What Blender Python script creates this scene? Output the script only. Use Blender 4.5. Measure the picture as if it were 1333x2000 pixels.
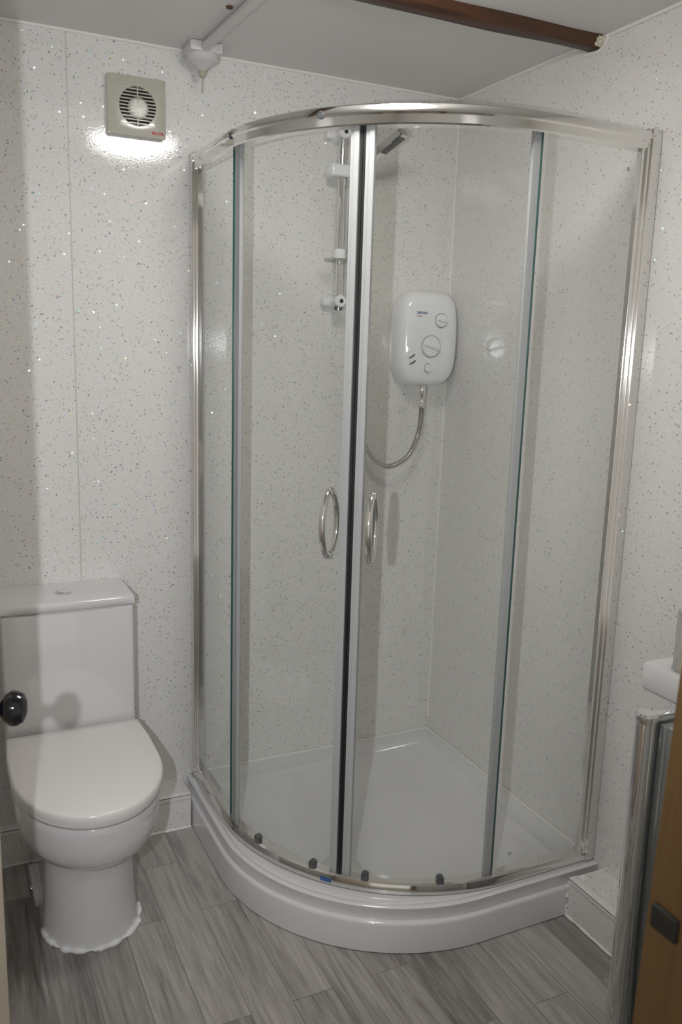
import bpy, bmesh, math, random
from mathutils import Vector, Matrix

random.seed(4)
PI = math.pi
SC = bpy.context.scene
COL = SC.collection
for o in list(bpy.data.objects):
    bpy.data.objects.remove(o)

# ------------------------------------------------------------------ camera, light, exposure
CAM = Vector((-1.5532, -2.4446, 1.4648))
YAW, PITCH, ROLL, FPX = 0.4502, -0.1929, 0.0302, 1667.0
fw = Vector((math.sin(YAW) * math.cos(PITCH), math.cos(YAW) * math.cos(PITCH), math.sin(PITCH)))
rt = fw.cross(Vector((0, 0, 1))).normalized()
up = rt.cross(fw)
cr, sr = math.cos(ROLL), math.sin(ROLL)
rt, up = cr * rt + sr * up, -sr * rt + cr * up
cam_data = bpy.data.cameras.new('camera')
cam_data.sensor_fit = 'VERTICAL'
cam_data.sensor_height = 22.2
cam_data.lens = FPX / 2000 * 22.2
cam_data.clip_start = 0.02
cam_data.dof.use_dof = True
cam_data.dof.focus_distance = 2.25
cam_data.dof.aperture_fstop = 4.5
cam = bpy.data.objects.new('camera', cam_data)
M3 = Matrix((rt, up, -fw)).transposed()
cam.matrix_world = Matrix.Translation(CAM) @ M3.to_4x4()
COL.objects.link(cam)
SC.camera = cam

world = bpy.data.worlds.new('world')
SC.world = world
world.use_nodes = True
world.node_tree.nodes['Background'].inputs['Color'].default_value = (1.0, 0.93, 0.84, 1)
world.node_tree.nodes['Background'].inputs['Strength'].default_value = 0.52   # dim hall beyond the doorway

LAMP_EMIT = 29.0
LAMP_COL = (1.0, 0.972, 0.925, 1)
FLASH_W = 55.0
fl = bpy.data.lights.new('camera_flash', 'SPOT')      # the camera's own flash, left of the lens, beam narrower than the wide lens
fl.energy = FLASH_W
fl.shadow_soft_size = 0.010
fl.color = (0.93, 0.95, 1.0)
fl.spot_size = math.radians(94)
fl.spot_blend = 0.9
flo = bpy.data.objects.new('camera_flash', fl)
flo.location = CAM - rt * 0.160 + up * 0.0 + fw * 0.03
aim = fw + rt * ((480 - 666) / FPX) - up * ((930 - 1000) / FPX)
flo.rotation_euler = aim.to_track_quat('-Z', 'Y').to_euler()
COL.objects.link(flo)

SC.view_settings.view_transform = 'Standard'
SC.view_settings.look = 'None'
SC.view_settings.gamma = 1.0
SC.view_settings.use_curve_mapping = False
SC.view_settings.exposure = 0.05
SC.cycles.max_bounces = 14
SC.cycles.transparent_max_bounces = 24
SC.cycles.glossy_bounces = 6
SC.cycles.diffuse_bounces = 6
SC.cycles.caustics_reflective = False
SC.cycles.caustics_refractive = False
SC.cycles.sample_clamp_indirect = 6.0

# ------------------------------------------------------------------ materials
def new_mat(name):
    m = bpy.data.materials.new(name)
    m.use_nodes = True
    nt = m.node_tree
    return m, nt, nt.nodes, nt.links, nt.nodes['Principled BSDF']

def pmat(name, col, rough=0.4, metal=0.0, coat=0.0, bump=0.0, bscale=60.0, vary=0.0):
    m, nt, N, L, p = new_mat(name)
    p.inputs['Base Color'].default_value = (*col, 1)
    p.inputs['Roughness'].default_value = rough
    p.inputs['Metallic'].default_value = metal
    p.inputs['Coat Weight'].default_value = coat
    p.inputs['Coat Roughness'].default_value = 0.05
    tc = N.new('ShaderNodeTexCoord')
    nz = N.new('ShaderNodeTexNoise')
    nz.inputs['Scale'].default_value = bscale
    nz.inputs['Detail'].default_value = 4
    L.new(tc.outputs['Object'], nz.inputs['Vector'])
    if bump:
        b = N.new('ShaderNodeBump')
        b.inputs['Strength'].default_value = bump
        b.inputs['Distance'].default_value = 0.002
        L.new(nz.outputs['Fac'], b.inputs['Height'])
        L.new(b.outputs['Normal'], p.inputs['Normal'])
    if vary:
        mx = N.new('ShaderNodeMix'); mx.data_type = 'RGBA'
        mx.inputs['A'].default_value = tuple(c * (1 - vary) for c in col) + (1,)
        mx.inputs['B'].default_value = tuple(min(1, c * (1 + vary)) for c in col) + (1,)
        L.new(nz.outputs['Fac'], mx.inputs['Factor'])
        L.new(mx.outputs['Result'], p.inputs['Base Color'])
    return m

def math_node(N, L, op, a, b=None):
    n = N.new('ShaderNodeMath'); n.operation = op
    for i, v in enumerate((a, b)):
        if v is None:
            continue
        if isinstance(v, (int, float)):
            n.inputs[i].default_value = v
        else:
            L.new(v, n.inputs[i])
    return n.outputs[0]

def sparkle_panel(name, base, joints=()):
    """gloss PVC wall panel: white, grey flecks of uneven size, a few tilted foil flakes"""
    m, nt, N, L, p = new_mat(name)
    tc = N.new('ShaderNodeTexCoord')
    nz = N.new('ShaderNodeTexNoise'); nz.inputs['Scale'].default_value = 130; nz.inputs['Detail'].default_value = 2
    L.new(tc.outputs['Object'], nz.inputs['Vector'])
    sub = N.new('ShaderNodeVectorMath'); sub.operation = 'SUBTRACT'; sub.inputs[1].default_value = (.5, .5, .5)
    L.new(nz.outputs['Color'], sub.inputs[0])
    sc = N.new('ShaderNodeVectorMath'); sc.operation = 'SCALE'; sc.inputs['Scale'].default_value = 0.007
    L.new(sub.outputs[0], sc.inputs[0])
    add = N.new('ShaderNodeVectorMath'); add.operation = 'ADD'
    L.new(tc.outputs['Object'], add.inputs[0]); L.new(sc.outputs[0], add.inputs[1])
    masks = []
    for scale, r0, r1, keep in ((105, 0.10, 0.20, 0.22), (190, 0.12, 0.22, 0.30)):
        v = N.new('ShaderNodeTexVoronoi'); v.inputs['Scale'].default_value = scale
        L.new(add.outputs[0], v.inputs['Vector'])
        sep = N.new('ShaderNodeSeparateColor'); L.new(v.outputs['Color'], sep.inputs[0])
        rad = math_node(N, L, 'ADD', math_node(N, L, 'MULTIPLY', sep.outputs[1], r1), r0)
        inside = N.new('ShaderNodeMapRange')
        inside.inputs['From Min'].default_value = 0.0
        inside.inputs['From Max'].default_value = -0.10
        L.new(math_node(N, L, 'SUBTRACT', v.outputs['Distance'], rad), inside.inputs['Value'])
        sel = math_node(N, L, 'GREATER_THAN', sep.outputs[0], keep)
        amt = math_node(N, L, 'MULTIPLY', math_node(N, L, 'MULTIPLY', inside.outputs[0], sel), math_node(N, L, 'ADD', math_node(N, L, 'MULTIPLY', sep.outputs[2], 0.55), 0.30))
        masks.append(amt)
    tot = math_node(N, L, 'MAXIMUM', masks[0], math_node(N, L, 'MULTIPLY', masks[1], 0.8))
    mx = N.new('ShaderNodeMix'); mx.data_type = 'RGBA'
    mx.inputs['A'].default_value = (*base, 1)
    mx.inputs['B'].default_value = (0.24, 0.23, 0.20, 1)
    L.new(tot, mx.inputs['Factor'])
    L.new(mx.outputs['Result'], p.inputs['Base Color'])
    p.inputs['Roughness'].default_value = 0.04
    p.inputs['Specular IOR Level'].default_value = 0.5
    # orange-peel in the gloss
    nb = N.new('ShaderNodeTexNoise'); nb.inputs['Scale'].default_value = 210; nb.inputs['Detail'].default_value = 2
    L.new(tc.outputs['Object'], nb.inputs['Vector'])
    bp = N.new('ShaderNodeBump'); bp.inputs['Strength'].default_value = 0.10; bp.inputs['Distance'].default_value = 0.0012
    L.new(nb.outputs['Fac'], bp.inputs['Height']); L.new(bp.outputs['Normal'], p.inputs['Normal'])
    # foil flakes: mirror-like, each lying at its own small tilt and with its own hue
    v = N.new('ShaderNodeTexVoronoi'); v.inputs['Scale'].default_value = 72
    L.new(add.outputs[0], v.inputs['Vector'])
    near = math_node(N, L, 'LESS_THAN', v.outputs['Distance'], 0.15)
    geo = N.new('ShaderNodeNewGeometry')
    sb = N.new('ShaderNodeVectorMath'); sb.operation = 'SUBTRACT'; sb.inputs[1].default_value = (.5, .5, .5)
    L.new(v.outputs['Color'], sb.inputs[0])
    s2 = N.new('ShaderNodeVectorMath'); s2.operation = 'SCALE'; s2.inputs['Scale'].default_value = 0.6
    L.new(sb.outputs[0], s2.inputs[0])
    ad = N.new('ShaderNodeVectorMath'); ad.operation = 'ADD'
    L.new(geo.outputs['Normal'], ad.inputs[0]); L.new(s2.outputs[0], ad.inputs[1])
    nm = N.new('ShaderNodeVectorMath'); nm.operation = 'NORMALIZE'; L.new(ad.outputs[0], nm.inputs[0])
    sep = N.new('ShaderNodeSeparateColor'); L.new(v.outputs['Color'], sep.inputs[0])
    hsv = N.new('ShaderNodeCombineColor'); hsv.mode = 'HSV'
    L.new(math_node(N, L, 'FRACT', math_node(N, L, 'MULTIPLY', sep.outputs[1], 3.7)), hsv.inputs[0])
    hsv.inputs[1].default_value = 0.62; hsv.inputs[2].default_value = 0.95
    g = N.new('ShaderNodeBsdfGlossy'); g.inputs['Roughness'].default_value = 0.12
    L.new(hsv.outputs[0], g.inputs['Color']); L.new(nm.outputs[0], g.inputs['Normal'])
    ms = N.new('ShaderNodeMixShader')
    L.new(math_node(N, L, 'MULTIPLY', near, 0.75), ms.inputs[0]); L.new(p.outputs[0], ms.inputs[1]); L.new(g.outputs[0], ms.inputs[2])
    L.new(ms.outputs[0], N['Material Output'].inputs['Surface'])
    return m

def glass_mat(name, tint, refl=1.0):
    m, nt, N, L, p = new_mat(name)
    N.remove(p)
    tr = N.new('ShaderNodeBsdfTransparent'); tr.inputs[0].default_value = (*tint, 1)
    gl = N.new('ShaderNodeBsdfGlossy'); gl.inputs['Roughness'].default_value = 0.0
    fr = N.new('ShaderNodeFresnel'); fr.inputs[0].default_value = 1.5
    ge = N.new('ShaderNodeNewGeometry')
    inv = math_node(N, L, 'SUBTRACT', 1.0, ge.outputs['Backfacing'])
    fac = math_node(N, L, 'MULTIPLY', math_node(N, L, 'MULTIPLY', fr.outputs[0], inv), refl)
    ms = N.new('ShaderNodeMixShader')
    L.new(fac, ms.inputs[0]); L.new(tr.outputs[0], ms.inputs[1]); L.new(gl.outputs[0], ms.inputs[2])
    L.new(ms.outputs[0], N['Material Output'].inputs['Surface'])
    return m

def floor_mat():
    m, nt, N, L, p = new_mat('grey_oak_vinyl')
    tc = N.new('ShaderNodeTexCoord')
    mp = N.new('ShaderNodeMapping'); mp.inputs['Rotation'].default_value = (0, 0, PI / 2)
    mp.inputs['Location'].default_value = (0.12, 0.086, 0)
    L.new(tc.outputs['Object'], mp.inputs['Vector'])
    br = N.new('ShaderNodeTexBrick')
    br.offset = 0.37; br.offset_frequency = 2; br.squash = 1.0
    br.inputs['Color1'].default_value = (0, 0, 0, 1); br.inputs['Color2'].default_value = (1, 1, 1, 1)
    br.inputs['Mortar'].default_value = (0.5, 0.5, 0.5, 1)
    br.inputs['Scale'].default_value = 1.0
    br.inputs['Mortar Size'].default_value = 0.0009
    br.inputs['Brick Width'].default_value = 0.62
    br.inputs['Row Height'].default_value = 0.1
    L.new(mp.outputs[0], br.inputs['Vector'])
    # grain: noise stretched along the planks (scene y), shifted per plank
    sh = N.new('ShaderNodeVectorMath'); sh.operation = 'SCALE'; sh.inputs['Scale'].default_value = 7.0
    L.new(br.outputs['Color'], sh.inputs[0])
    ad = N.new('ShaderNodeVectorMath'); ad.operation = 'ADD'
    L.new(tc.outputs['Object'], ad.inputs[0]); L.new(sh.outputs[0], ad.inputs[1])
    m2 = N.new('ShaderNodeMapping'); m2.inputs['Scale'].default_value = (34, 2.6, 20)
    L.new(ad.outputs[0], m2.inputs['Vector'])
    g1 = N.new('ShaderNodeTexNoise'); g1.inputs['Scale'].default_value = 1.0; g1.inputs['Detail'].default_value = 6; g1.inputs['Roughness'].default_value = 0.62
    g1.inputs['Distortion'].default_value = 0.9
    L.new(m2.outputs[0], g1.inputs['Vector'])
    m3 = N.new('ShaderNodeMapping'); m3.inputs['Scale'].default_value = (190, 7, 20)
    L.new(ad.outputs[0], m3.inputs['Vector'])
    g2 = N.new('ShaderNodeTexNoise'); g2.inputs['Scale'].default_value = 1.0; g2.inputs['Detail'].default_value = 3
    L.new(m3.outputs[0], g2.inputs['Vector'])
    fac = math_node(N, L, 'ADD', math_node(N, L, 'MULTIPLY', g1.outputs['Fac'], 0.85), math_node(N, L, 'MULTIPLY', g2.outputs['Fac'], 0.35))
    fac = math_node(N, L, 'ADD', fac, math_node(N, L, 'MULTIPLY', br.outputs['Color'], 0.24))
    ramp = N.new('ShaderNodeValToRGB')
    e = ramp.color_ramp.elements
    e[0].position = 0.42; e[0].color = (0.105, 0.093, 0.086, 1)
    e[1].position = 0.92; e[1].color = (0.44, 0.415, 0.39, 1)
    mid = e.new(0.67); mid.color = (0.28, 0.26, 0.245, 1)
    L.new(fac, ramp.inputs[0])
    dk = N.new('ShaderNodeMix'); dk.data_type = 'RGBA'; dk.blend_type = 'MULTIPLY'
    dk.inputs['B'].default_value = (0.55, 0.52, 0.5, 1)
    L.new(br.outputs['Fac'], dk.inputs['Factor']); L.new(ramp.outputs[0], dk.inputs['A'])
    L.new(dk.outputs['Result'], p.inputs['Base Color'])
    p.inputs['Roughness'].default_value = 0.42
    p.inputs['Specular IOR Level'].default_value = 0.35
    bp = N.new('ShaderNodeBump'); bp.inputs['Strength'].default_value = 0.15; bp.inputs['Distance'].default_value = 0.001
    L.new(fac, bp.inputs['Height']); L.new(bp.outputs['Normal'], p.inputs['Normal'])
    return m

def wood_mat(name, dark, light, sx, sy, sz, rough=0.45):
    m, nt, N, L, p = new_mat(name)
    tc = N.new('ShaderNodeTexCoord')
    mp = N.new('ShaderNodeMapping'); mp.inputs['Scale'].default_value = (sx, sy, sz)
    L.new(tc.outputs['Object'], mp.inputs['Vector'])
    nz = N.new('ShaderNodeTexNoise'); nz.inputs['Scale'].default_value = 1; nz.inputs['Detail'].default_value = 6
    nz.inputs['Distortion'].default_value = 1.2
    L.new(mp.outputs[0], nz.inputs['Vector'])
    ramp = N.new('ShaderNodeValToRGB')
    ramp.color_ramp.elements[0].position = 0.3; ramp.color_ramp.elements[0].color = (*dark, 1)
    ramp.color_ramp.elements[1].position = 0.75; ramp.color_ramp.elements[1].color = (*light, 1)
    L.new(nz.outputs['Fac'], ramp.inputs[0]); L.new(ramp.outputs[0], p.inputs['Base Color'])
    p.inputs['Roughness'].default_value = rough
    bp = N.new('ShaderNodeBump'); bp.inputs['Strength'].default_value = 0.4; bp.inputs['Distance'].default_value = 0.004
    L.new(nz.outputs['Fac'], bp.inputs['Height']); L.new(bp.outputs['Normal'], p.inputs['Normal'])
    return m

def emit_mat(name, col, s):
    m, nt, N, L, p = new_mat(name)
    p.inputs['Base Color'].default_value = (.8, .8, .8, 1)
    p.inputs['Emission Color'].default_value = col
    p.inputs['Emission Strength'].default_value = s
    return m

PANEL = sparkle_panel('white_sparkle_panel', (0.74, 0.73, 0.712))
CEIL = pmat('ceiling_paint', (0.68, 0.68, 0.665), 0.55, bump=0.08, bscale=40)
VINYL = floor_mat()
WHITE = pmat('white_ceramic', (0.67, 0.665, 0.67), 0.08, coat=0.5)
SEATM = pmat('white_seat_plastic', (0.73, 0.71, 0.69), 0.22)
ACRYL = pmat('white_acrylic', (0.68, 0.675, 0.685), 0.10, coat=0.3)
TRIM = pmat('white_pvc_trim', (0.80, 0.79, 0.78), 0.3)
SEAL = pmat('white_sealant', (0.80, 0.79, 0.765), 0.35, bump=0.3, bscale=90)
SEALW = pmat('lumpy_sealant', (0.83, 0.84, 0.84), 0.35, bump=0.6, bscale=140)
CHROME = pmat('chrome', (0.82, 0.82, 0.82), 0.05, 1.0)
POLAL = pmat('polished_aluminium', (0.80, 0.79, 0.77), 0.09, 1.0)
SATIN = pmat('satin_aluminium', (0.72, 0.72, 0.72), 0.28, 1.0)
HOSEM = pmat('hose_steel', (0.60, 0.59, 0.57), 0.22, 1.0)
STILE = pmat('grey_seal_strip', (0.42, 0.43, 0.435), 0.35)
BLACK = pmat('black_rubber', (0.012, 0.012, 0.012), 0.5)
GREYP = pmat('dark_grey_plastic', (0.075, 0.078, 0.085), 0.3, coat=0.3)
KNOBM = pmat('black_glazed_knob', (0.004, 0.004, 0.006), 0.05, coat=0.0)
WPLAS = pmat('white_gloss_plastic', (0.80, 0.80, 0.82), 0.13, coat=0.4)
WMARK = pmat('grey_moulding', (0.42, 0.42, 0.43), 0.3)
FANM = pmat('aged_cream_plastic', (0.47, 0.455, 0.39), 0.16, vary=0.05, bscale=8)
FANW = pmat('fan_hub_plastic', (0.70, 0.69, 0.64), 0.3)
DARKV = pmat('duct_dark', (0.015, 0.015, 0.013), 0.6)
SWITCH = pmat('off_white_switch', (0.60, 0.59, 0.585), 0.3)
OLIVE = pmat('dull_cord_cap', (0.40, 0.385, 0.28), 0.5)
RED = pmat('red_print', (0.42, 0.06, 0.05), 0.5)
BLUE = pmat('blue_print', (0.035, 0.10, 0.26), 0.5)
PINK = pmat('faded_red_print', (0.5, 0.32, 0.34), 0.5)
INK = pmat('grey_print', (0.12, 0.12, 0.12), 0.5)
BEAMW = wood_mat('dark_oak_beam', (0.022, 0.009, 0.004), (0.10, 0.038, 0.015), 3.0, 60, 60, 0.5)
PINE = wood_mat('varnished_pine', (0.125, 0.072, 0.026), (0.165, 0.098, 0.038), 40, 40, 2.2, 0.35)
FILL = pmat('cream_filler', (0.66, 0.61, 0.50), 0.7, bump=1.0, bscale=120)
CREAM = pmat('cream_gloss_door', (0.62, 0.55, 0.42), 0.35, bump=0.1, bscale=25)
GREYG = pmat('grey_gloss_cabinet', (0.50, 0.52, 0.52), 0.10, 0.85)
GLASS = glass_mat('clear_glass', (0.982, 0.988, 0.980))
GEDGE = pmat('glass_edge', (0.02, 0.085, 0.075), 0.08, coat=0.5)
DISH = glass_mat('clear_plastic', (0.86, 0.87, 0.84))
LAMPM = emit_mat('opal_lamp', LAMP_COL, LAMP_EMIT)
STAIN = pmat('brown_mark', (0.10, 0.045, 0.02), 0.7)

# ------------------------------------------------------------------ mesh helpers
def finish(name, bm, mat, parent=None, origin=None, smooth=35, props=None):
    """links a bmesh (world coordinates) as one object; with a parent it is written relative to the top thing"""
    off = Vector((0, 0, 0))
    if parent is not None:
        q = parent
        while q is not None:
            off += Vector(q.location); q = q.parent
    if origin is not None:
        off += Vector(origin)
    bmesh.ops.remove_doubles(bm, verts=bm.verts, dist=1e-6)
    bmesh.ops.recalc_face_normals(bm, faces=bm.faces)
    bmesh.ops.translate(bm, verts=bm.verts, vec=-off)
    me = bpy.data.meshes.new(name)
    bm.to_mesh(me); bm.free()
    mats = mat if isinstance(mat, (list, tuple)) else [mat]
    for x in mats:
        me.materials.append(x)
    if smooth:
        me.shade_smooth()
        me.set_sharp_from_angle(angle=math.radians(smooth))
    o = bpy.data.objects.new(name, me)
    COL.objects.link(o)
    if parent is not None:
        o.parent = parent
    if origin is not None:
        o.location = origin
    for k, v in (props or {}).items():
        o[k] = v
    return o

def thing(name, label, cat, loc, group=None):
    o = bpy.data.objects.new(name, None)
    o.empty_display_size = 0.05
    COL.objects.link(o)
    o.location = loc
    o['label'] = label; o['category'] = cat
    if group:
        o['group'] = group
    return o

def box(bm, a, b, bev=0.0, seg=2):
    x0, y0, z0 = a; x1, y1, z1 = b
    vs = [bm.verts.new(p) for p in ((x0, y0, z0), (x1, y0, z0), (x1, y1, z0), (x0, y1, z0), (x0, y0, z1), (x1, y0, z1), (x1, y1, z1), (x0, y1, z1))]
    fs = [bm.faces.new([vs[i] for i in f]) for f in ((3, 2, 1, 0), (4, 5, 6, 7), (0, 1, 5, 4), (1, 2, 6, 5), (2, 3, 7, 6), (3, 0, 4, 7))]
    if bev:
        es = list({e for f in fs for e in f.edges})
        bmesh.ops.bevel(bm, geom=es, offset=bev, segments=seg, affect='EDGES', profile=0.5)
    return bm

def B(a, b, bev=0.0, seg=2):
    return box(bmesh.new(), a, b, bev, seg)

def loft(bm, rings, cap=True, mi=0):
    vv = [[bm.verts.new(p) for p in r] for r in rings]
    n = len(rings[0])
    for i in range(len(vv) - 1):
        for j in range(n):
            k = (j + 1) % n
            try:
                f = bm.faces.new((vv[i][j], vv[i][k], vv[i + 1][k], vv[i + 1][j])); f.material_index = mi
            except ValueError:
                pass
    if cap:
        bm.faces.new(vv[0][::-1]); bm.faces.new(vv[-1])
    return bm

def frame(d):
    d = Vector(d).normalized()
    a = Vector((0, 0, 1)) if abs(d.z) < 0.9 else Vector((1, 0, 0))
    u = d.cross(a).normalized()
    return u, u.cross(d).normalized()

def lathe(bm, base, axis, prof, n=32):
    """prof: list of (radius, height along axis)"""
    ax = Vector(axis).normalized(); u, v = frame(ax); base = Vector(base)
    rings = []
    for r, h in prof:
        r = max(r, 1e-4)
        rings.append([base + ax * h + (u * math.cos(2 * PI * k / n) + v * math.sin(2 * PI * k / n)) * r for k in range(n)])
    return loft(bm, rings)

def tube(bm, pts, rad, n=14, ry=None):
    pts = [Vector(p) for p in pts]
    rads = rad if isinstance(rad, (list, tuple)) else [rad] * len(pts)
    rings = []; u = None
    for i, q in enumerate(pts):
        d = (pts[min(i + 1, len(pts) - 1)] - pts[max(i - 1, 0)]).normalized()
        if u is None:
            u, v = frame(d)
        u = (u - d * u.dot(d)).normalized(); v = d.cross(u)
        s = 1.0 if ry is None else ry
        rings.append([q + (u * math.cos(2 * PI * k / n) + v * math.sin(2 * PI * k / n) * s) * rads[i] for k in range(n)])
    return loft(bm, rings)

def spline(pts, per=10):
    P = [Vector(p) for p in pts]; out = []
    for i in range(len(P) - 1):
        p0 = P[max(i - 1, 0)]; p1 = P[i]; p2 = P[i + 1]; p3 = P[min(i + 2, len(P) - 1)]
        for k in range(per):
            t = k / per
            out.append(0.5 * (2 * p1 + (p2 - p0) * t + (2 * p0 - 5 * p1 + 4 * p2 - p3) * t * t + (3 * p1 - p0 - 3 * p2 + p3) * t ** 3))
    out.append(P[-1])
    return out

def text_bm(body, size, loc, right, upv, depth=0.0006, bold=0.0, align='LEFT'):
    cu = bpy.data.curves.new('lettering', 'FONT')
    cu.body = body; cu.size = size; cu.extrude = depth / 2; cu.offset = bold; cu.align_x = align
    o = bpy.data.objects.new('lettering', cu)
    COL.objects.link(o)
    dg = bpy.context.evaluated_depsgraph_get()
    me = bpy.data.meshes.new_from_object(o.evaluated_get(dg))
    bpy.data.objects.remove(o)
    r = Vector(right).normalized(); u = Vector(upv).normalized(); n = r.cross(u)
    me.transform(Matrix.Translation(Vector(loc)) @ Matrix((r, u, n)).transposed().to_4x4())
    bm = bmesh.new(); bm.from_mesh(me)
    bpy.data.meshes.remove(me)
    return bm

ST = {'kind': 'structure'}

# ------------------------------------------------------------------ room shell
HC = 2.232
XL, YF = -1.76, -1.88
finish('floor', B((XL - 0.1, -3.2, -0.1), (0.1, 0.1, 0)), VINYL, props=ST, smooth=0)
finish('ceiling', B((XL - 0.1, YF - 0.12, HC), (0.1, 0.1, HC + 0.1)), CEIL, props=ST, smooth=0)
finish('wall_back', B((XL - 0.1, 0, 0), (0.1, 0.1, HC)), PANEL, props=ST, smooth=0)
finish('wall_right', B((0, YF - 0.12, 0), (0.1, 0, HC)), PANEL, props=ST, smooth=0)
finish('wall_left', B((XL - 0.1, YF - 0.12, 0), (XL, 0, HC)), PANEL, props=ST, smooth=0)
DX0, DX1, DH = -1.70, -0.86, 2.04          # doorway
bm = bmesh.new()
box(bm, (XL, YF - 0.12, 0), (DX0, YF, HC)); box(bm, (DX1, YF - 0.12, 0), (0, YF, HC)); box(bm, (DX0, YF - 0.12, DH), (DX1, YF, HC))
finish('wall_front', bm, PANEL, props=ST, smooth=0)

# thin sealant / trim lines
def seal_line(a, b, r=0.005, mat=SEAL, name='trim_1', lab=None):
    a = Vector(a); b = Vector(b); n = 24
    pts = [a.lerp(b, i / n) + Vector((random.uniform(-1, 1), random.uniform(-1, 1), random.uniform(-1, 1))) * r * 0.12 for i in range(n + 1)]
    return finish(name, tube(bmesh.new(), pts, r, 8), mat, props=ST)
seal_line((XL, -0.002, HC - 0.002), (0, -0.002, HC - 0.002), 0.005, name='trim_1')
seal_line((-0.002, YF, HC - 0.002), (-0.002, 0, HC - 0.002), 0.0055, name='trim_2')
seal_line((-0.002, -0.002, 0.157), (-0.002, -0.002, HC - 0.01), 0.0035, name='trim_3')
finish('trim_4', B((-1.1925, -0.0012, 0.16), (-1.1895, 0.0005, HC - 0.005)), pmat('panel_joint', (0.55, 0.535, 0.50), 0.4), props=ST, smooth=0)

# boxed-in pipe runs along two walls, panel-clad with a white corner trim
def boxing(name, a, b, trimboxes):
    o = finish(name, B(a, b), PANEL, props=ST, smooth=0)
    bm = bmesh.new()
    for q in trimboxes:
        box(bm, *q, 0.002)
    finish('corner_trim', bm, TRIM, parent=o)
    return o
LT, LD = 0.111, 0.109
TE = -0.904
o = boxing('baseboard_back', (XL, -LD, 0), (TE, 0, LT), [((XL, -LD - 0.0025, LT - 0.004), (TE, -LD + 0.022, LT + 0.0025)), ((XL, -LD - 0.0025, LT - 0.016), (TE, -LD + 0.0005, LT + 0.002))])
finish('sealant_bead', tube(bmesh.new(), [(XL, -LD, 0.002), (TE, -LD, 0.002)], 0.004, 8), SEAL, parent=o)
o = boxing('baseboard_right', (-LD, YF, 0), (0, TE, LT), [((-LD - 0.0025, YF, LT - 0.004), (-LD + 0.024, TE + 0.002, LT + 0.003)), ((-LD - 0.0025, YF, LT - 0.014), (-LD + 0.001, TE + 0.002, LT + 0.002))])
pts = [(-LD + random.uniform(-.0015, .0015), TE + 0.004 - i * 0.0196, 0.002) for i in range(50)]
finish('sealant_bead', tube(bmesh.new(), pts, [0.004 * random.uniform(.6, 1.5) for _ in pts], 8), SEAL, parent=o)
pts = [(-LD - 0.0005 + random.uniform(-.0025, .0025), TE + 0.003, 0.004 + i * 0.0045) for i in range(22)]
finish('ragged_edge', tube(bmesh.new(), pts, [0.003 * random.uniform(.3, 1.5) for _ in pts], 8), SEAL, parent=o)

# dark beam crossing the ceiling
r0 = [(-0.586, HC + .01), (-0.587, 2.214), (-0.591, 2.2085), (-0.612, 2.207), (-0.632, 2.2065), (-0.638, 2.209), (-0.650, 2.224), (-0.657, HC + .01)]
rings = []
for i in range(41):
    x = XL + (0 - XL) * i / 40
    w = 0.004 * math.sin(x * 5.1) + 0.0025 * math.sin(x * 17)
    rings.append([(x, y + w * (0.8 if j < 4 else -1.0) , z + (0.002 * math.sin(x * 9 + j) if z < HC else 0)) for j, (y, z) in enumerate(r0)])
beam = finish('ceiling_beam', loft(bmesh.new(), rings), BEAMW, origin=(-0.9, -0.62, 2.21), smooth=50,
              props={'label': 'dark brown oak beam running across the ceiling into the right wall', 'category': 'beam'})
bm = bmesh.new()
bmesh.ops.create_icosphere(bm, subdivisions=3, radius=1)
for v in bm.verts:
    k = 1 + 0.25 * math.sin(v.co.x * 7 + v.co.z * 5) * math.cos(v.co.y * 6)
    v.co = Vector((-0.010 + v.co.x * 0.017 * k, -0.646 + v.co.y * 0.012 * k, 2.219 + v.co.z * 0.013 * k))
finish('filler_lump', bm, FILL, parent=beam, props={'label': 'broken lump of cream filler at the beam end'})
pts = [(-0.003, -0.582, 2.206), (-0.003, -0.610, 2.202), (-0.003, -0.638, 2.202), (-0.003, -0.658, 2.218), (-0.003, -0.663, 2.231)]
finish('sealant_bead', tube(bmesh.new(), spline(pts, 6), 0.005, 8), SEAL, parent=beam, props={'label': 'white sealant around the beam end'})

# ------------------------------------------------------------------ ceiling lamp (above the picture; it lights the room and mirrors in the walls)
LX, LY = -0.816, -0.955
lamp = thing('ceiling_light', 'round opal dome light on the ceiling, seen as a reflection below the fan', 'light', (LX, LY, HC))
finish('base_plate', lathe(bmesh.new(), (LX, LY, HC), (0, 0, -1), [(0.01, 0), (0.150, 0), (0.152, 0.006), (0.152, 0.036), (0.140, 0.040), (0.01, 0.040)], 48), TRIM, parent=lamp)
prof = [(0.155 * math.cos(a) ** 0.7, 0.043 + 0.05 * math.sin(a)) for a in [i * PI / 2 / 10 for i in range(11)]]
finish('dome', lathe(bmesh.new(), (LX, LY, HC), (0, 0, -1), [(0.01, 0.0401), (0.150, 0.0401)] + prof, 48), LAMPM, parent=lamp)

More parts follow.
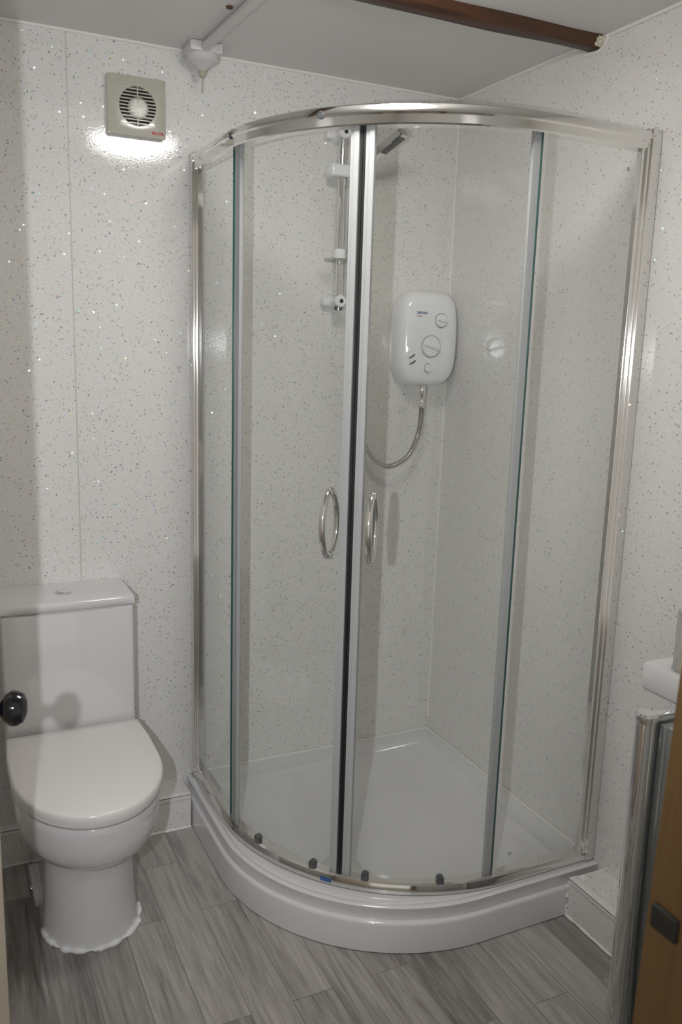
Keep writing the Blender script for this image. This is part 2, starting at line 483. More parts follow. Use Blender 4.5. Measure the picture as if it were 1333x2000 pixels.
# ------------------------------------------------------------------ shower tray
EN = 24
def outline(S, R, w, z, n=EN):
    c = -(S - R)
    pts = [(-w, -w, z), (-S, -w, z)]
    for i in range(n + 1):
        a = i * PI / 2 / n
        pts.append((c - R * math.cos(a), c - R * math.sin(a), z))
    pts.append((-w, -S, z))
    return pts
c0 = 0.352
def ol(off, w, z):
    return outline(0.888 + off, 0.512 + off, w, z)
tray = thing('shower_tray', 'white quadrant shower tray with curved front riser on the grey floor', 'shower tray', (-0.45, -0.45, 0))
E0 = 0.0015
bm = bmesh.new()
loft(bm, [ol(-0.004, E0, 0.078), ol(-0.002, E0, 0.112), ol(0.0, E0, 0.1165), ol(-0.003, E0, 0.1193), ol(-0.015, E0, 0.1197), ol(-0.018, E0, 0.1175), ol(-0.022, E0, 0.1190),
          ol(-0.085, 0.052, 0.119), ol(-0.089, 0.055, 0.1165), ol(-0.094, 0.060, 0.100), ol(-0.100, 0.066, 0.0965), ol(-0.30, 0.25, 0.087)])
finish('basin', bm, ACRYL, parent=tray, smooth=50)
bm = bmesh.new()
loft(bm, [ol(0.008, E0, 0.0), ol(0.0115, E0, 0.003), ol(0.0105, E0, 0.075), ol(0.009, E0, 0.0805), ol(0.006, E0, 0.083), ol(-0.006, E0, 0.0835)])
finish('riser_panel', bm, ACRYL, parent=tray, smooth=50)
finish('waste_cover', lathe(bmesh.new(), (-0.632, -0.602, 0.0895), (0, 0, 1), [(0.058, 0), (0.058, 0.003), (0.052, 0.007), (0.03, 0.0085), (0.002, 0.009)], 40), SATIN, parent=tray)
bm = bmesh.new()
tube(bm, [(-0.83, -0.004, 0.1215), (-0.004, -0.004, 0.1215), (-0.004, -0.83, 0.1215)], 0.004, 8)
finish('sealant_bead', bm, SEAL, parent=tray)

# ------------------------------------------------------------------ shower enclosure
S, R = 0.854, 0.56
ZB, ZT = 0.1205, 1.970
ctr = -(S - R)
Ls, La = S - R, R * PI / 2
LTOT = 2 * Ls + La
def qp(s, off=0.0):
    """point of the quadrant path at arc length s, pushed outward by off"""
    if s <= Ls:
        return Vector((-S - off, -s, 0)), Vector((-1, 0, 0))
    if s >= Ls + La:
        return Vector((ctr + (s - Ls - La), -S - off, 0)), Vector((0, -1, 0))
    a = (s - Ls) / R
    n = Vector((-math.cos(a), -math.sin(a), 0))
    return Vector((ctr, ctr, 0)) + n * (R + off), n
def span(s0, s1, step=0.02):
    n = max(1, int(math.ceil((s1 - s0) / step)))
    ss = [s0 + (s1 - s0) * i / n for i in range(n + 1)]
    for k in (Ls, Ls + La):
        if s0 < k < s1 and all(abs(k - q) > 1e-4 for q in ss):
            ss.append(k)
    return sorted(ss)
def sweep(bm, prof, s0, s1, step=0.02):
    rings = []
    for s in span(s0, s1, step):
        rings.append([qp(s, d)[0] + Vector((0, 0, z)) for d, z in prof])
    return loft(bm, rings)
def rail_prof(z0, z1, d0, d1, r=0.006, lip=0.0):
    return [(d0, z0), (d1 - 0.002, z0), (d1, z0 + 0.003), (d1, z1 - r), (d1 - 0.3 * r, z1 - 0.3 * r), (d1 - r, z1), (d0 + 0.003, z1), (d0, z1 - 0.003)]
enc = thing('shower_enclosure', 'chrome framed quadrant shower enclosure with curved sliding glass doors on the tray', 'shower enclosure', (-0.69, -0.69, ZB))
PW = 0.034
bm = bmesh.new()
sweep(bm, [(-0.020, ZT - 0.044), (0.009, ZT - 0.044), (0.0115, ZT - 0.041), (0.0125, ZT - 0.024), (0.0155, ZT - 0.020), (0.0155, ZT - 0.012), (0.012, ZT - 0.004), (0.004, ZT), (-0.018, ZT), (-0.020, ZT - 0.003)], PW * 0.6, LTOT - PW * 0.6)
finish('top_rail', bm, POLAL, parent=enc, smooth=30, props={'label': 'polished curved top rail'})
bm = bmesh.new()
sweep(bm, [(-0.020, ZB), (0.013, ZB), (0.014, ZB + 0.002), (0.013, ZB + 0.013), (0.009, ZB + 0.024), (0.004, ZB + 0.028), (-0.018, ZB + 0.028), (-0.020, ZB + 0.025)], PW * 0.6, LTOT - PW * 0.6)
finish('bottom_rail', bm, POLAL, parent=enc, smooth=30, props={'label': 'polished curved bottom rail'})
def profile_post(swap):
    bm = bmesh.new()
    # U channel on the wall plus the inner glazing section
    for (a0, a1, d0, d1) in ((0.001, 0.029, -0.017, 0.0165), (0.0285, 0.038, -0.013, 0.0125), (0.0375, 0.050, -0.008, 0.007)):
        zt = ZT + 0.001 if a0 < 0.03 else ZT - 0.044
        if not swap:
            box(bm, (-S - d1, -a1, ZB), (-S - d0, -a0, zt), 0.0008, 1)
        else:
            box(bm, (-a1, -S - d1, ZB), (-a0, -S - d0, zt), 0.0008, 1)
    return bm
finish('wall_profile', profile_post(False), POLAL, parent=enc, smooth=30)
finish('wall_profile', profile_post(True), POLAL, parent=enc, smooth=30)
JA = 0.075            # arc length from the end of the straight run to the joint
S1, S2 = 0.3377, 1.1398
GZ0, GZ1 = ZB + 0.022, ZT - 0.040
def pane(s0, s1, d, z0, z1, t=0.006):
    bm = bmesh.new()
    sweep(bm, [(d - t / 2, z0), (d + t / 2, z0), (d + t / 2, z1), (d - t / 2, z1)], s0, s1, 0.015)
    return bm
def mark_edges(o, s_pts):
    me = o.data
    for p in me.polygons:
        n = p.normal
        if len(p.vertices) == 4 and abs(n.z) < 0.1:
            c = p.center
            w = Vector((c.x, c.y, 0)) + Vector((o.parent.location.x, o.parent.location.y, 0))
            for q in s_pts:
                if (w - qp(q[0], q[1])[0]).length < 0.003 and abs(n.dot(qp(q[0])[1])) < 0.5:
                    p.material_index = 1
for s0, s1 in ((0.036, S1), (S2, LTOT - 0.036)):
    o = finish('fixed_pane', pane(s0, s1, 0.0, GZ0, GZ1), [GLASS, GEDGE], parent=enc, smooth=30)
    mark_edges(o, [(s0, 0.0), (s1, 0.0)])
SM = 0.7420
def strip(bm, s0, s1, d0, d1, z0, z1):
    sweep(bm, [(d0, z0), (d1, z0), (d1, z1), (d0, z1)], s0, s1, 0.01)
def seal_bar(s0, s1, d0, d1):
    bm = bmesh.new(); strip(bm, s0, s1, d0, d1, GZ0, GZ1); return bm
# sliding doors: pane with end seals, bow handle and rollers
def bow(sc, zc, h, side, spread=0.034):
    bm = bmesh.new()
    n0 = qp(sc)[1]; base = qp(sc, -0.012)[0]
    pts = []; rr = []
    for i in range(25):
        t = -1 + 2 * i / 24
        e = 0.0085 + spread * (1 - abs(t) ** 2.0) ** 0.9
        if abs(t) > 0.97:
            e = 0.004
        pts.append(base + n0 * e * side + Vector((0, 0, zc + t * h / 2)))
        rr.append(0.0088 - 0.0016 * abs(t))
    tube(bm, pts, rr, 12, 0.8)
    for t in (-1, 1):
        lathe(bm, base + Vector((0, 0, zc + t * (h / 2 - 0.006))) + n0 * 0.003 * side, n0 * side, [(0.0085, 0), (0.0085, 0.010), (0.007, 0.014)], 16)
    return bm
def roller(s, z):
    bm = bmesh.new()
    c, n = qp(s, -0.006); tx = Vector((-n.y, n.x, 0))
    prof = []
    for i in range(13):
        a = PI * i / 12
        prof.append((math.cos(a) * 0.0095, math.sin(a) * 0.0095 + 0.016))
    prof = [(0.0095, 0)] + prof + [(-0.0095, 0)]
    r1 = [c + tx * x + Vector((0, 0, z + y)) for x, y in prof]
    r2 = [c + n * 0.012 + tx * x + Vector((0, 0, z + y)) for x, y in prof]
    r3 = [c + n * 0.0145 + tx * x * 0.75 + Vector((0, 0, z + 0.004 + y * 0.82)) for x, y in prof]
    loft(bm, [r1, r2, r3])
    return bm
DD = -0.012
for k, (s0, s1, sh, rs, edge, seal0) in enumerate((
        (S1 - 0.010, SM - 0.0035, SM - 0.057, (0.484, 0.670), 's1', True),
        (SM + 0.0035, S2 + 0.010, SM + 0.051, (0.811, 1.000), 's0', False))):
    d = finish('sliding_door', pane(s0, s1, DD, GZ0 + 0.004, GZ1 - 0.003), [GLASS, GEDGE], parent=enc, smooth=30)
    mark_edges(d, [(s0, DD), (s1, DD)])
    if k == 0:
        m0, m1 = s1 - 0.024, s1 - 0.004; e0, e1 = s0 + 0.004, s0 + 0.030
        mi = s1 + 0.0035
        finish('magnetic_strip', seal_bar(s1 - 0.003, SM - 0.0008, -0.019, -0.008), BLACK, parent=d)
    else:
        m0, m1 = s0 + 0.004, s0 + 0.024; e0, e1 = s1 - 0.026, s1 - 0.004
        finish('magnetic_strip', seal_bar(SM + 0.0008, s0 + 0.003, -0.019, -0.008), BLACK, parent=d)
    bm = seal_bar(m0, m0 + 0.0075, -0.019, -0.005); strip(bm, m0 + 0.0085, m1, -0.021, -0.002, GZ0, GZ1)
    finish('closing_stile', bm, STILE, parent=d, smooth=30)
    finish('edge_seal', seal_bar(e0, e1, -0.018, -0.006), STILE, parent=d, smooth=30)
    bm = bow(sh, 1.048 if k == 0 else 1.046, 0.164, 1)
    h2 = bow(sh, 1.048 if k == 0 else 1.046, 0.164, -1)
    me2 = bpy.data.meshes.new('tmp'); h2.to_mesh(me2); h2.free(); bm.from_mesh(me2); bpy.data.meshes.remove(me2)
    finish('bow_handle', bm, CHROME, parent=d, smooth=50, props={'label': 'chrome double bow handle'})
    for q in rs:
        finish('roller_cap', roller(q, ZB + 0.022), GREYP, parent=d, smooth=40)
# dark reflections in the top rail's left curve, modelled as small added caps
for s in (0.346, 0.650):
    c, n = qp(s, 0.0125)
    finish('dark_spot_cap', lathe(bmesh.new(), c + Vector((0, 0, ZT - 0.018)), n, [(0.0085, 0), (0.0085, 0.003), (0.006, 0.004), (0.0055, 0.0032), (0.001, 0.0032)], 20), GREYP, parent=enc)
# stickers and stamps
c, n = qp(Ls + 0.432, 0.0146)
tx = Vector((-n.y, n.x, 0))
bm = bmesh.new(); sweep(bm, [(0.0130, ZB + 0.006), (0.0148, ZB + 0.006), (0.0138, ZB + 0.0165), (0.0120, ZB + 0.0165)], 0.698, 0.727, 0.01)
finish('blue_label', bm, BLUE, parent=enc, smooth=0, props={'label': 'small blue sticker on the bottom rail'})
finish('ce_mark', text_bm('CE', 0.010, (-0.283, -S - 0.0036, 0.194), (1, 0, 0), (0, 0, 1)), INK, parent=enc, smooth=0)
finish('glass_stamp', text_bm('0', 0.014, (-0.086, -S - 0.0036, 1.874), (1, 0, 0), (0, 0, 1)), INK, parent=enc, smooth=0)

# ------------------------------------------------------------------ riser rail, hand shower, hose, electric shower
RX, RY = -0.430, -0.060
riser = thing('riser_rail', 'chrome vertical shower riser rail with white brackets on the back wall', 'shower rail', (RX, 0, 1.58))
finish('rail', tube(bmesh.new(), [(RX, RY, 1.574), (RX, RY, 2.095)], 0.0115, 20), CHROME, parent=riser)
def bracket(z):
    bm = bmesh.new()
    lathe(bm, (RX, -0.0008, z), (0, -1, 0), [(0.022, 0), (0.022, 0.006), (0.017, 0.012), (0.015, 0.05), (0.0185, 0.058), (0.0185, 0.076), (0.015, 0.080), (0.002, 0.080)], 24)
    box(bm, (RX - 0.036, -0.030, z - 0.012), (RX - 0.004, -0.0008, z + 0.012), 0.004)
    return bm
for z in (2.068, 1.594):
    b = finish('wall_bracket', bracket(z), WPLAS, parent=riser, smooth=40)
    finish('screw_hole', lathe(bmesh.new(), (RX, -0.0805, z), (0, -1, 0), [(0.0062, 0), (0.0062, 0.0008), (0.001, 0.0008)], 16), DARKV, parent=b)
for z in (2.090, 1.573):
    finish('end_cap', lathe(bmesh.new(), (RX, RY, z - 0.006), (0, 0, 1), [(0.0125, 0), (0.013, 0.012), (0.010, 0.016)], 20), GREYP if z < 2 else SATIN, parent=riser)
bm = bmesh.new()
box(bm, (RX - 0.044, -0.084, 1.944), (RX + 0.040, -0.040, 1.980), 0.008, 3)
lathe(bm, (RX + 0.030, -0.060, 1.962), (0.25, -0.9, 0.35), [(0.017, -0.02), (0.019, 0.03), (0.016, 0.045)], 20)
finish('slider_clamp', bm, WPLAS, parent=riser, smooth=40)
bm = bmesh.new()
lathe(bm, (RX, RY, 1.717), (0, 0, 1), [(0.018, 0), (0.018, 0.026), (0.015, 0.028)], 20)
finish('dish_collar', bm, WPLAS, parent=riser)
prof = [(0.002, 0.004), (0.046, 0.0035), (0.050, 0.009), (0.052, 0.009), (0.048, 0.0), (0.002, 0.0)]
bm = lathe(bmesh.new(), (RX - 0.012, RY - 0.030, 1.703), (0, 0, 1), prof, 32)
bmesh.ops.scale(bm, vec=(1.0, 0.85, 1.0), verts=bm.verts, space=Matrix.Translation(Vector((-(RX - 0.012), -(RY - 0.030), 0))))
finish('soap_dish', bm, DISH, parent=riser)

hs_a, hs_b = Vector((-0.400, -0.080, 1.964)), Vector((-0.322, -0.225, 2.052))
hand = thing('hand_shower', 'square chrome shower head held in the riser rail clamp', 'shower head', hs_a)
d = (hs_b - hs_a).normalized(); ux = d.cross(Vector((0, 0, 1))).normalized(); uz = ux.cross(d)
def bar(a, b, w0, h0, w1, h1, bev=0.003):
    rings = []
    for q, w, h in ((a, w0, h0), (a.lerp(b, .3), w0 + (w1 - w0) * .5, h0 + (h1 - h0) * .5), (b - d * 0.01, w1, h1), (b, w1 - 0.003, h1 - 0.004)):
        pr = []
        for sx, sz in ((-1, -1), (1, -1), (1, 1), (-1, 1)):
            c = q + ux * sx * w / 2 + uz * sz * h / 2
            e1 = ux * -sx * bev; e2 = uz * -sz * bev
            pr += ([c + e1, c + e2] if sx * sz < 0 else [c + e2, c + e1])
        rings.append(pr)
    return loft(bmesh.new(), rings)
finish('body', bar(hs_a - d * 0.03, hs_b, 0.019, 0.020, 0.034, 0.024), CHROME, parent=hand, smooth=30)
fa = hs_a + d * 0.105; fb = hs_b - d * 0.010
rings = []
for q in (fa, fb):
    c = q - uz * 0.0125
    rings.append([c - ux * 0.013, c + ux * 0.013, c + ux * 0.012 - uz * 0.0015, c - ux * 0.012 - uz * 0.0015])
finish('spray_face', loft(bmesh.new(), rings), GREYP, parent=hand, smooth=0)

HX0, HX1, HZ0, HZ1, HD = -0.224, -0.014, 1.344, 1.642, 0.098
hc = Vector(((HX0 + HX1) / 2, 0, (HZ0 + HZ1) / 2))
heater = thing('electric_shower', 'white electric shower unit with dials on the back wall in the shower corner', 'electric shower', (hc.x, 0, HZ0))
def sup(w, h, y, n=64, e=4.2, zs=0.0):
    out = []
    for i in range(n):
        a = 2 * PI * i / n
        c, s = math.cos(a), math.sin(a)
        x = abs(c) ** (2 / e) * (1 if c >= 0 else -1); z = abs(s) ** (2 / e) * (1 if s >= 0 else -1)
        taper = 1 - 0.05 * z if z > 0 else 1 + 0.10 * z * abs(z)
        out.append((hc.x + x * w / 2 * taper, -y, hc.z + z * h / 2 + zs))
    return out
W_, H_ = HX1 - HX0, HZ1 - HZ0
bm = loft(bmesh.new(), [sup(W_ * .97, H_ * .97, 0.0012), sup(W_ * .99, H_ * .99, 0.010), sup(W_, H_, 0.020), sup(W_, H_, 0.050), sup(W_ * .985, H_ * .98, 0.070), sup(W_ * .93, H_ * .935, 0.086),
                        sup(W_ * .82, H_ * .85, 0.094), sup(W_ * .6, H_ * .66, 0.0975), sup(W_ * .3, H_ * .35, HD), sup(W_ * .05, H_ * .06, HD)])
finish('body', bm, WPLAS, parent=heater, smooth=60)
def dial(name, x, z, r, grip, ang, y0=0.0990, parent=heater):
    bm = lathe(bmesh.new(), (x, -y0, z), (0, -1, 0), [(r * 1.02, -0.006), (r, 0.0), (r, 0.005), (r * .92, 0.0075), (0.001, 0.0075)], 40)
    o = finish(name, bm, WPLAS, parent=parent)
    ring = []
    bm = bmesh.new()
    n = 40
    pts = [(x + math.cos(2 * PI * i / n) * r * 1.10, -y0 + 0.0005, z + math.sin(2 * PI * i / n) * r * 1.10) for i in range(n + 1)]
    tube(bm, pts, 0.0016, 6)
    finish('dial_ring', bm, WMARK, parent=o)
    if grip:
        c, s = math.cos(ang), math.sin(ang)
        bm = B((-r * .93, -0.0085, -r * .13), (r * .93, 0.0, r * .13), 0.002)
        bmesh.ops.rotate(bm, verts=bm.verts, cent=(0, 0, 0), matrix=Matrix.Rotation(ang, 3, 'Y'))
        bmesh.ops.translate(bm, verts=bm.verts, vec=(x, -y0 - 0.0065, z))
        finish('grip', bm, WPLAS, parent=o)
    return o
dial('temperature_dial', -0.123, 1.469, 0.031, True, 0.28)
dial('power_dial', -0.090, 1.550, 0.020, True, 0.18, 0.0985)
dial('start_button', -0.130, 1.402, 0.0125, False, 0, 0.0985)
for z, x in ((1.438, -0.189), (1.419, -0.186)):
    bm = bmesh.new()
    pr = [(-0.012, -0.0062), (-0.003, -0.0012), (0.009, 0.0075), (0.011, 0.0050), (0.005, -0.0018), (-0.006, -0.0062)]
    loft(bm, [[(x + a, -0.0925, z + b) for a, b in pr], [(x + a, -0.0986, z + b) for a, b in pr]])
    finish('indicator_slot', bm, GREYP, parent=heater)
finish('lettering', text_bm('TRITON', 0.0105, (-0.179, -0.0982, 1.567), (1, 0, 0), (0, 0, 1), 0.0008, 0.0002), BLUE, parent=heater, smooth=0)
finish('lettering', text_bm('Seville', 0.008, (-0.178, -0.0982, 1.558), (1, 0, 0), (0, 0, 1), 0.0006), PINK, parent=heater, smooth=0)

hx, hy = -0.121, -0.056
hose = thing('shower_hose', 'silver flexible hose looping from the electric shower to the hand shower', 'hose', (hx, hy, 1.27))
finish('connector', lathe(bmesh.new(), (hx, hy, 1.347), (0, 0, -1), [(0.010, 0), (0.0125, 0.006), (0.0125, 0.030), (0.0105, 0.034), (0.0095, 0.058), (0.0105, 0.060), (0.0105, 0.070), (0.0085, 0.074)], 24), CHROME, parent=hose)
path = spline([(hx, hy, 1.280), (hx - 0.001, hy, 1.245), (hx - 0.010, hy - 0.002, 1.190), (hx - 0.045, hy - 0.004, 1.120), (hx - 0.112, hy - 0.005, 1.088), (hx - 0.170, hy - 0.005, 1.112), (hx - 0.212, hy - 0.004, 1.175),
               (-0.372, -0.060, 1.29), (-0.392, -0.058, 1.48), (-0.399, -0.060, 1.75), (-0.399, -0.062, 1.87), (-0.401, -0.070, 1.926)], 44)
rad = [0.0072 + (0.0012 if (i % 2) else -0.0004) for i in range(len(path))]
finish('braided_tube', tube(bmesh.new(), path, rad, 12), HOSEM, parent=hose, smooth=60)

# ------------------------------------------------------------------ extractor fan
FX0, FX1, FZ0, FZ1, FD = -1.094, -0.939, 1.993, 2.143, 0.019
fc = ((FX0 + FX1) / 2, 0, (FZ0 + FZ1) / 2)
fan = thing('extractor_fan', 'cream square extractor fan with round grille high on the back wall', 'fan', (fc[0], 0, FZ0))
GX, GZ, GR = -1.014, 2.069, 0.0485
bm = bmesh.new()
n = 120
def sqring(y, inset):
    out = []
    for i in range(n):
        a = 2 * PI * (i + .5) / n
        c, s = math.cos(a), math.sin(a); k = 1 / (abs(c) ** 30 + abs(s) ** 30) ** (1 / 30)
        out.append((fc[0] + c * k * ((FX1 - FX0) / 2 - inset), -y, fc[2] + s * k * ((FZ1 - FZ0) / 2 - inset)))
    return out
def circ(y, r):
    return [(GX + math.cos(2 * PI * (i + .5) / n) * r, -y, GZ + math.sin(2 * PI * (i + .5) / n) * r) for i in range(n)]
loft(bm, [sqring(0.001, 0.003), sqring(0.012, 0.001), sqring(FD - 0.004, 0.0), sqring(FD - 0.001, 0.001), sqring(FD, 0.003), circ(FD, GR + 0.001), circ(FD - 0.001, GR), circ(0.008, GR)], cap=False)
finish('housing', bm, FANM, parent=fan, smooth=30)
finish('duct', lathe(bmesh.new(), (GX, -0.0025, GZ), (0, -1, 0), [(GR, 0), (GR, 0.003), (0.001, 0.003)], 40), DARKV, parent=fan)
finish('motor_hub', lathe(bmesh.new(), (GX + 0.003, -0.006, GZ - 0.003), (0, -1, 0), [(0.027, 0), (0.027, 0.006), (0.022, 0.012), (0.001, 0.014)], 32), FANW, parent=fan)
bm = bmesh.new()
for k in range(-5, 6):
    z = GZ + k * 0.0084
    hw = math.sqrt(max(0, GR ** 2 - (z - GZ) ** 2))
    box(bm, (GX - hw, -FD + 0.0005, z - 0.0015), (GX + hw, -FD + 0.006, z + 0.0015))
box(bm, (GX - 0.0014, -FD, GZ - GR), (GX + 0.0014, -FD + 0.006, GZ + GR))
finish('grille', bm, FANM, parent=fan, smooth=0)
for z in (FZ0 + 0.030, FZ0 + 0.041, FZ0 + 0.0475, FZ1 - 0.016, FZ1 - 0.024):
    finish('moulded_line', tube(bmesh.new(), [(FX0 + 0.004, -FD, z), (FX1 - 0.004, -FD, z)], 0.0007, 6), FANM, parent=fan)
finish('lettering', text_bm('SILCOR', 0.0095, (FX1 - 0.038, -FD - 0.0002, FZ0 + 0.011), (1, 0, 0), (0, 0, 1), 0.0008, 0.0006), RED, parent=fan, smooth=0)

# ------------------------------------------------------------------ ceiling pull switch, conduit, mark
PX, PY = -0.850, -0.060
sw = thing('pull_cord_switch', 'white ceiling pull cord switch in the corner above the fan', 'switch', (PX, PY, HC))
bm = B((PX - 0.044, PY - 0.044, HC - 0.026), (PX + 0.044, PY + 0.044, HC - 0.0005), 0.004)
finish('back_box', bm, SWITCH, parent=sw, smooth=30)
finish('cover', lathe(bmesh.new(), (PX, PY, HC - 0.0255), (0, 0, -1), [(0.043, 0), (0.043, 0.010), (0.038, 0.017), (0.020, 0.026), (0.012, 0.034), (0.010, 0.036)], 36), SWITCH, parent=sw, smooth=25)
finish('cord_guide', lathe(bmesh.new(), (PX, PY, HC - 0.061), (0, 0, -1), [(0.009, 0), (0.010, 0.006), (0.007, 0.016), (0.003, 0.018)], 20), OLIVE, parent=sw)
finish('cord', tube(bmesh.new(), [(PX, PY, HC - 0.078), (PX - 0.001, PY, HC - 0.10), (PX - 0.002, PY, HC - 0.118)], 0.0016, 8), OLIVE, parent=sw)
con = thing('cable_conduit', 'white round cable conduit running across the ceiling from the pull switch', 'conduit', (PX, PY - 0.05, HC))
finish('pipe', tube(bmesh.new(), [(PX - 0.004, PY - 0.036, HC - 0.0135), (PX + 0.005, -0.41, HC - 0.0135), (PX + 0.014, LY + 0.165, HC - 0.0135)], 0.0130, 16), SWITCH, parent=con)
finish('dark_spot_cap', lathe(bmesh.new(), (-0.872, -0.356, HC - 0.0004), (0, 0, -1), [(0.0085, 0), (0.0075, 0.004), (0.001, 0.005)], 14), STAIN,
       origin=(-0.872, -0.356, HC), props={'label': 'small brown screw cap on the ceiling beside the white conduit', 'category': 'screw'})

# ------------------------------------------------------------------ toilet
TX = -1.2535
wc = thing('toilet', 'white close coupled toilet with lid down beside the shower', 'toilet', (TX, -0.36, 0))
def dring(hw, yb, yf, z, rl=0.25, n=40, e=2.05, cx=TX):
    rl = min(rl, (yb - yf) * 0.9)
    ys = yf + rl; pts = []
    for i in range(n + 1):
        a = PI * i / n
        c, s = math.cos(a), math.sin(a)
        pts.append((cx + hw * (abs(c) ** (2 / e)) * (1 if c >= 0 else -1), ys - rl * abs(s) ** (2 / e), z))
    pts += [(cx - hw, (yb + ys) / 2, z), (cx - hw * .97, yb + 0.004 * -1, z), (cx - hw * .9, yb, z), (cx, yb, z), (cx + hw * .9, yb, z), (cx + hw * .97, yb - 0.004, z), (cx + hw, (yb + ys) / 2, z)]
    return pts
YB = -0.118
bowl = [(.119, YB, -.548, 0, .13), (.118, YB, -.546, .008, .13), (.114, YB, -.540, .04, .14), (.110, YB, -.534, .10, .14), (.108, YB, -.531, .17, .14), (.109, YB, -.533, .212, .15), (.112, YB, -.543, .226, .16), (.121, YB, -.568, .238, .18),
        (.138, YB, -.604, .252, .21), (.155, YB, -.630, .271, .23), (.166, YB, -.646, .295, .24), (.172, YB, -.654, .325, .25), (.1745, YB, -.657, .365, .25), (.1745, YB, -.657, .382, .25), (.171, YB, -.652, .388, .25)]
finish('bowl', loft(bmesh.new(), [dring(*q) for q in bowl]), WHITE, parent=wc, smooth=60)
seat = [(.170, -.222, -.655, .3885), (.1765, -.217, -.663, .391), (.1775, -.216, -.665, .398), (.1745, -.217, -.662, .4005)]
finish('seat', loft(bmesh.new(), [dring(*q) for q in seat]), SEATM, parent=wc, smooth=60)
lid = [(.1745, -.208, -.664, .4015), (.1790, -.205, -.669, .404), (.1795, -.2045, -.670, .413), (.1790, -.2045, -.6695, .423), (.1765, -.206, -.667, .4275), (.172, -.209, -.662, .429), (.1, -.24, -.5, .431)]
finish('lid', loft(bmesh.new(), [dring(*q) for q in lid]), SEATM, parent=wc, smooth=50)
CT = 0.756
finish('cistern', B((TX - 0.170, -0.190, 0.3885), (TX + 0.170, -0.0015, CT), 0.010, 4), WHITE, parent=wc, smooth=50)
bm = bmesh.new()
def lidring(o, z, n=10):
    pts = []
    x0, x1, y0, y1 = TX - 0.174 - o, TX + 0.174 + o, -0.192 - o, -0.0012
    pts += [(x1, y1, z), (x0, y1, z), (x0, y0 + 0.012, z)]
    for i in range(n + 1):
        t = i / n
        pts.append((x0 + 0.004 + (x1 - x0 - 0.008) * t, y0 - 0.004 * math.sin(PI * t), z))
    pts.append((x1, y0 + 0.012, z))
    return pts
loft(bm, [lidring(-0.004, CT), lidring(0.0, CT + 0.003), lidring(0.001, CT + 0.018), lidring(-0.001, CT + 0.0225), lidring(-0.006, CT + 0.0245)])
finish('cistern_lid', bm, WHITE, parent=wc, smooth=50)
bt = finish('flush_button', lathe(bmesh.new(), (TX + 0.0, -0.098, CT + 0.0247), (0, 0, 1), [(0.023, 0), (0.023, 0.003), (0.020, 0.005), (0.017, 0.004), (0.001, 0.005)], 36), CHROME, parent=wc)
# rough bead of sealant round the foot
base = dring(.1195, YB, -.5495, 0.004, .13, 60)
pts = [Vector(q) + Vector((random.uniform(-1, 1), random.uniform(-1, 1), 0)) * 0.0015 for q in base[:61]]
rad = [0.0065 + 0.0035 * math.sin(i * 0.7) * math.sin(i * 0.23) + random.uniform(-.0012, .0012) for i in range(len(pts))]
finish('sealant_bead', tube(bmesh.new(), pts, rad, 10), SEALW, parent=wc, smooth=60, props={'label': 'rough white sealant bead around the foot'})
bm = bmesh.new()
box(bm, (TX - 0.128, -0.330, 0.0), (TX - 0.100, -0.16, 0.028), 0.008)
o = finish('floor_fixing', bm, WHITE, parent=wc, smooth=40)
finish('screw', lathe(bmesh.new(), (TX - 0.128, -0.255, 0.014), (-1, 0, 0), [(0.0075, 0), (0.0075, 0.003), (0.004, 0.005), (0.001, 0.005)], 16), CHROME, parent=o)

# ------------------------------------------------------------------ washstand at the right, partly behind the door jamb
BX, BY0, BZ = -0.222, -1.185, 0.83
ws = thing('washbasin', 'white rectangular washbasin on a chrome legged stand against the right wall', 'washbasin', (-0.14, -1.45, 0))
YE = -1.70
bm = bmesh.new()
def rr(o, z, dk=0.0):
    return [(BX - o, BY0 + o - dk, z), (-0.002 + min(0, o) * (dk > 0), BY0 + o - dk, z), (-0.002 + min(0, o) * (dk > 0), YE - o, z), (BX - o, YE - o, z)]
loft(bm, [rr(-0.012, BZ - 0.066), rr(-0.003, BZ - 0.062), rr(0.0, BZ - 0.055), rr(0.0, BZ - 0.006), rr(-0.003, BZ - 0.001), rr(-0.006, BZ), rr(-0.016, BZ, .1), rr(-0.020, BZ - 0.003, .1), rr(-0.024, BZ - 0.010, .1), rr(-0.045, BZ - 0.045, .1)])
finish('basin', bm, WHITE, parent=ws, smooth=50)
def leg(x, y):
    bm = bmesh.new()
    tube(bm, [(x, y, 0.0), (x, y, 0.772)], 0.0195, 28)
    return bm
for (x, y) in ((-0.333, -1.310), (-0.20, -1.66)):
    g = finish('leg', leg(x, y), CHROME, parent=ws)
    bm = lathe(bmesh.new(), (x, y, 0.766), (0, 0, 1), [(0.0205, 0), (0.0215, 0.004), (0.0215, 0.014), (0.017, 0.019), (0.001, 0.020)], 28)
    box(bm, (x + 0.005, y - 0.012, 0.7665), (BX + 0.03 if x < BX else x + 0.02, y + 0.012, 0.7795), 0.003)
    finish('leg_cap', bm, CHROME, parent=g, smooth=40)
finish('side_panel', B((-0.3105, YE + 0.02, 0.0), (-0.120, -1.285, 0.7635), 0.003), GREYG, parent=ws, smooth=30)
tap = thing('basin_tap', 'tall chrome tap standing on the washbasin, cut off by the right frame edge', 'tap', (-0.188, -1.258, BZ))
finish('body', lathe(bmesh.new(), (-0.188, -1.258, BZ + 0.0004), (0, 0, 1), [(0.024, 0), (0.024, 0.006), (0.0215, 0.012), (0.0215, 0.125), (0.019, 0.13), (0.001, 0.13)], 28), CHROME, parent=tap)
finish('spout', tube(bmesh.new(), spline([(-0.188, -1.258, 0.915), (-0.188, -1.32, 0.925), (-0.188, -1.38, 0.915)], 8), 0.011, 16), CHROME, parent=tap)
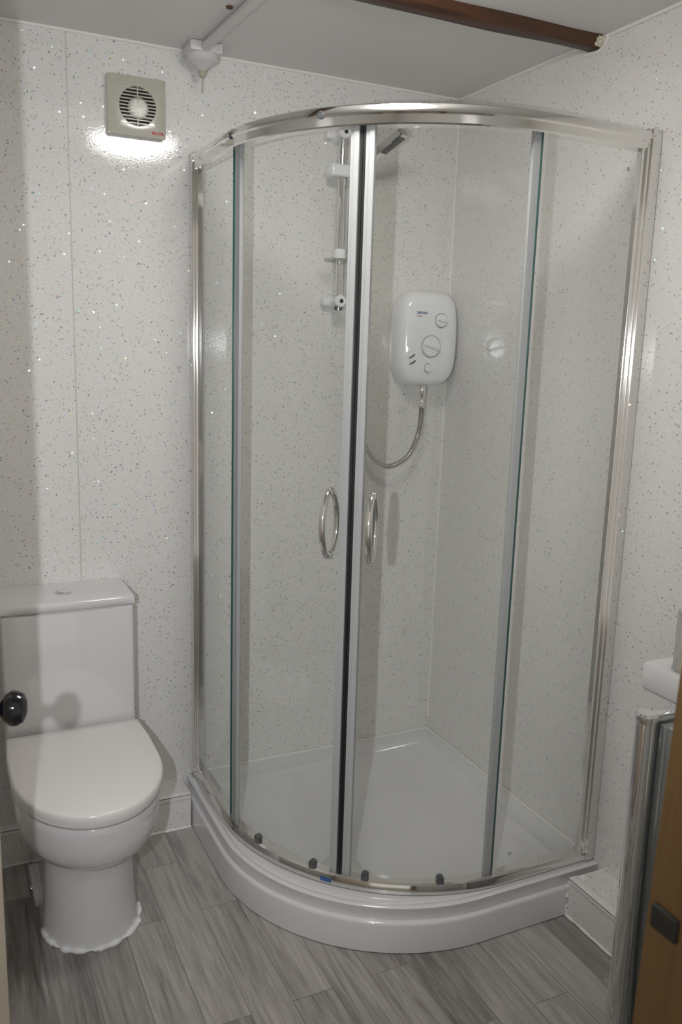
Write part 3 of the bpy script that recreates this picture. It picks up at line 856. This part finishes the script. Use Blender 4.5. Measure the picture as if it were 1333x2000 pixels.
finish('lever', tube(bmesh.new(), [(-0.188, -1.258, 0.950), (-0.188, -1.258, 0.962), (-0.188, -1.32, 0.98)], [0.018, 0.016, 0.006], 14), CHROME, parent=tap)

# ------------------------------------------------------------------ door leaf with knob at the left, pine door lining at the right
HG = Vector((-1.672, -1.870, 0)); FE = Vector((-1.4955, -1.195, 0))
dv = (FE - HG).normalized(); nv = Vector((dv.y, -dv.x, 0))       # nv points to the right, into view
door = thing('door_1', 'cream painted door leaf standing open at the left with a black knob', 'door', HG)
door['kind'] = 'structure'
a = HG; b = FE
q = [a, b, b - nv * 0.036, a - nv * 0.036]
bm = loft(bmesh.new(), [[Vector((p.x, p.y, 0.006)) for p in q], [Vector((p.x, p.y, 2.02)) for p in q]])
bmesh.ops.bevel(bm, geom=list(bm.edges), offset=0.002, segments=2, affect='EDGES')
leaf = finish('leaf', bm, CREAM, parent=door, smooth=40)
kb = FE - dv * 0.050; kz = 0.957
kn = finish('door_knob', lathe(bmesh.new(), Vector((kb.x, kb.y, kz)), nv, [(0.022, -0.001), (0.022, 0.003), (0.009, 0.006), (0.008, 0.016), (0.011, 0.020), (0.020, 0.025), (0.0245, 0.034), (0.0245, 0.042), (0.020, 0.050), (0.010, 0.054), (0.001, 0.055)], 40), KNOBM, parent=leaf,
       props={'label': 'glossy black round door knob'})

# door lining: the jamb post stands a little out of plumb
jb = bmesh.new()
def jq(z):
    x = -0.895 - 0.034 * (1.166 - z)
    return [Vector((x, -1.870, z)), Vector((DX1 + 0.004, -1.870, z)), Vector((DX1 + 0.004, -2.02, z)), Vector((x - 0.004, -2.02, z))]
loft(jb, [jq(0.0), jq(1.0), jq(2.03)])
jamb = finish('door_2', jb, PINE, props={'kind': 'structure', 'label': 'varnished pine door lining at the right edge', 'category': 'door frame'}, smooth=30)
sz = 0.896
x = -0.895 - 0.034 * (1.166 - sz)
bm = B((x - 0.0055, -1.912, sz - 0.013), (x + 0.02, -1.878, sz + 0.013), 0.002)
finish('keep_hole', bm, DARKV, parent=jamb, props={'label': 'dark latch keep in the pine lining'})
